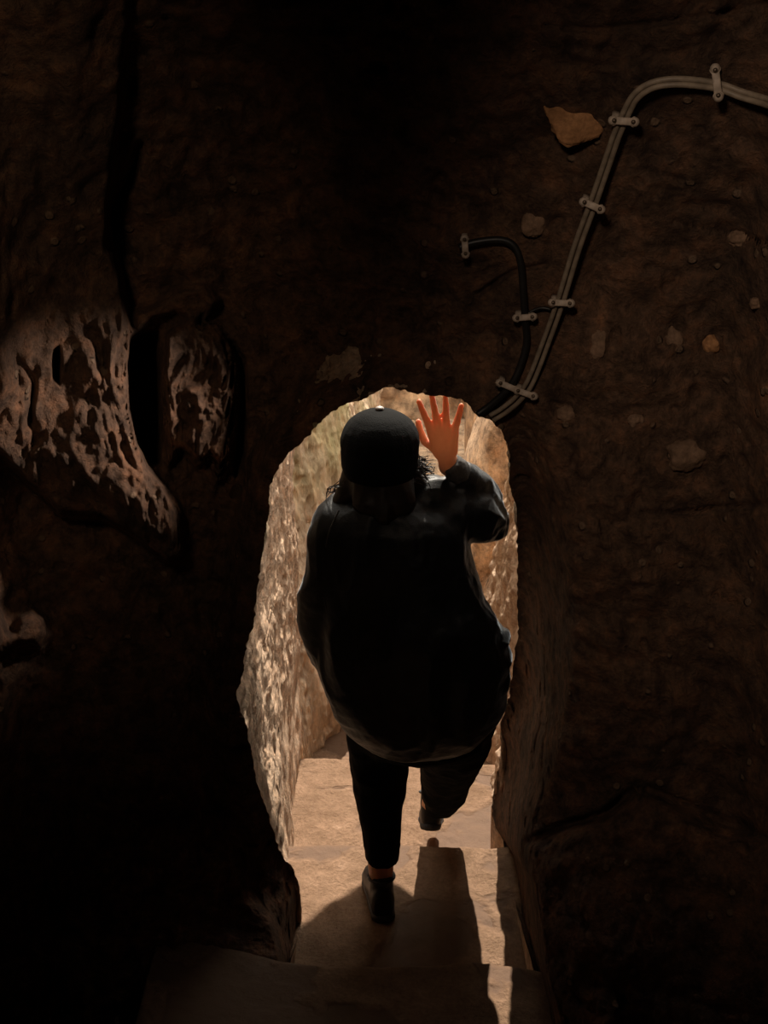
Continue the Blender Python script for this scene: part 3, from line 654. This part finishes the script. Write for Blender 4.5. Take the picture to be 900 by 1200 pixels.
# cap
cp = MB(); cc = PV(445, 519, YT-.02)
cp.ell(cc, (.101, .112, .088)); cp.loft([(cc-Vector((0, 0, .02)), Vector((.100, 0, 0)), Vector((0, .110, 0))), (cc-Vector((0, .003, .06)), Vector((.098, 0, 0)), Vector((0, .104, 0))), (cc-Vector((0, .003, .085)), Vector((.088, 0, 0)), Vector((0, .094, 0)))], 32, 2.1)
capo = remeshed('cap', cp, M['cap'], .005, 4, lambda co, n: .0025*fbm(co, 12, 2, 870), person, sub=1); tag(capo, 'close-fitting black cap')
cb_ = MB(); cb_.ell(cc+Vector((0, 0, .089)), (.011, .011, .006)); cb_.build('button', plain_mat('cap_button', (.25, .22, .2), .5), capo)
# hair
hr = MB()
hr.cap(cc-Vector((.022, .015, .07)), neck+Vector((-.035, -.045, .01)), .062, .040); hr.cap(cc-Vector((-.022, .015, .07)), neck+Vector((.035, -.045, .01)), .062, .040); hr.cap(cc-Vector((0, .03, .08)), neck+Vector((0, -.06, -.01)), .05, .035)
hr.cap(PV(420, 560, YT-.03), PV(400, 586, YT-.02), .04, .022); hr.cap(PV(480, 560, YT), PV(490, 566, YT), .03, .02)
hair = remeshed('hair', hr, M['hair'], .006, 4, lambda co, n: .006*ridge(co, 22, 2, 880, (1, 1, .3)), person)
sh_ = MB(); rnd = random.Random(3)
for k in range(170):
    side = 1 if k % 3 else -1
    if side > 0: a_ = (rnd.uniform(474, 490), rnd.uniform(535, 560)); e_ = (a_[0]+rnd.uniform(6, 26), a_[1]+rnd.uniform(-6, 22))
    else: a_ = (rnd.uniform(398, 412), rnd.uniform(560, 575)); e_ = (rnd.uniform(382, 400), rnd.uniform(574, 598))
    y_ = YT+rnd.uniform(-.05, .06); mid1 = (a_[0]*.6+e_[0]*.4+rnd.uniform(-5, 6), a_[1]*.6+e_[1]*.4+rnd.uniform(-5, 5)); mid2 = (a_[0]*.3+e_[0]*.7+rnd.uniform(-5, 6), a_[1]*.3+e_[1]*.7+rnd.uniform(-5, 5))
    sh_.tube(catmull([PV(*a_, y_), PV(*mid1, y_), PV(*mid2, y_+.01), PV(*e_, y_+.01)], 5), .0012, 5)
sh_.build('loose_strands', M['hair'], hair)['kind'] = 'stuff'

# ------------------------------------------------------------------ light
sc = bpy.context.scene
w = bpy.data.worlds.new('sky'); sc.world = w; w.use_nodes = True; nt = w.node_tree
bg = nt.nodes['Background']; bg.inputs[0].default_value = (1.0, .93, .82, 1); bg.inputs[1].default_value = 3.0
sun = bpy.data.lights.new('sun', 'SUN'); sun.energy = 9.5; sun.angle = math.radians(.6); sun.color = (1, .90, .76)
so = bpy.data.objects.new('sun', sun); COL.objects.link(so)
az, el = math.radians(AZ), math.radians(EL)
sd_ = Vector((math.sin(az)*math.cos(el), math.cos(az)*math.cos(el), math.sin(el))); so.rotation_euler = sd_.to_track_quat('Z', 'Y').to_euler()
def spot(name, loc, tgt, e, size, blend, col, r=.15):
    l = bpy.data.lights.new(name, 'SPOT'); l.energy = e; l.spot_size = math.radians(size); l.spot_blend = blend; l.color = col; l.shadow_soft_size = r
    o = bpy.data.objects.new(name, l); COL.objects.link(o); o.location = loc; o.rotation_euler = (Vector(tgt)-Vector(loc)).to_track_quat('-Z', 'Y').to_euler(); return o
spot('fill_right', (-.12, .45, 2.76), PV(940, 480, 2.1), 44.0, 55, 1.0, (1, .78, .60), .08)  # added fill to brighten the right wall, not a visible lamp
spot('fill_left', (-.5, .4, 2.72), PV(-30, 330, 2.1), 20.0, 50, 1.0, (1, .75, .52), .08)  # added dim fill for the left wall, its source is unseen
spot('fill_side', PV(470, 380, 2.19), PV(165, 500, 2.25), 40, 50, 1, (1, .86, .76), .03)  # added grazing spot that brightens the right-facing edges of the left rock

# ------------------------------------------------------------------ camera
cam = bpy.data.cameras.new('camera'); co_ = bpy.data.objects.new('camera', cam); COL.objects.link(co_)
co_.location = CAM.tolist(); co_.rotation_euler = (math.radians(70), 0, 0)
cam.sensor_fit = 'VERTICAL'; cam.sensor_height = 36; cam.lens = F/1200*36; cam.clip_start = .02
sc.camera = co_
sc.view_settings.view_transform = 'Standard'; sc.view_settings.look = 'None'; sc.view_settings.gamma = 1; sc.view_settings.exposure = 0
sc.view_settings.use_curve_mapping = False
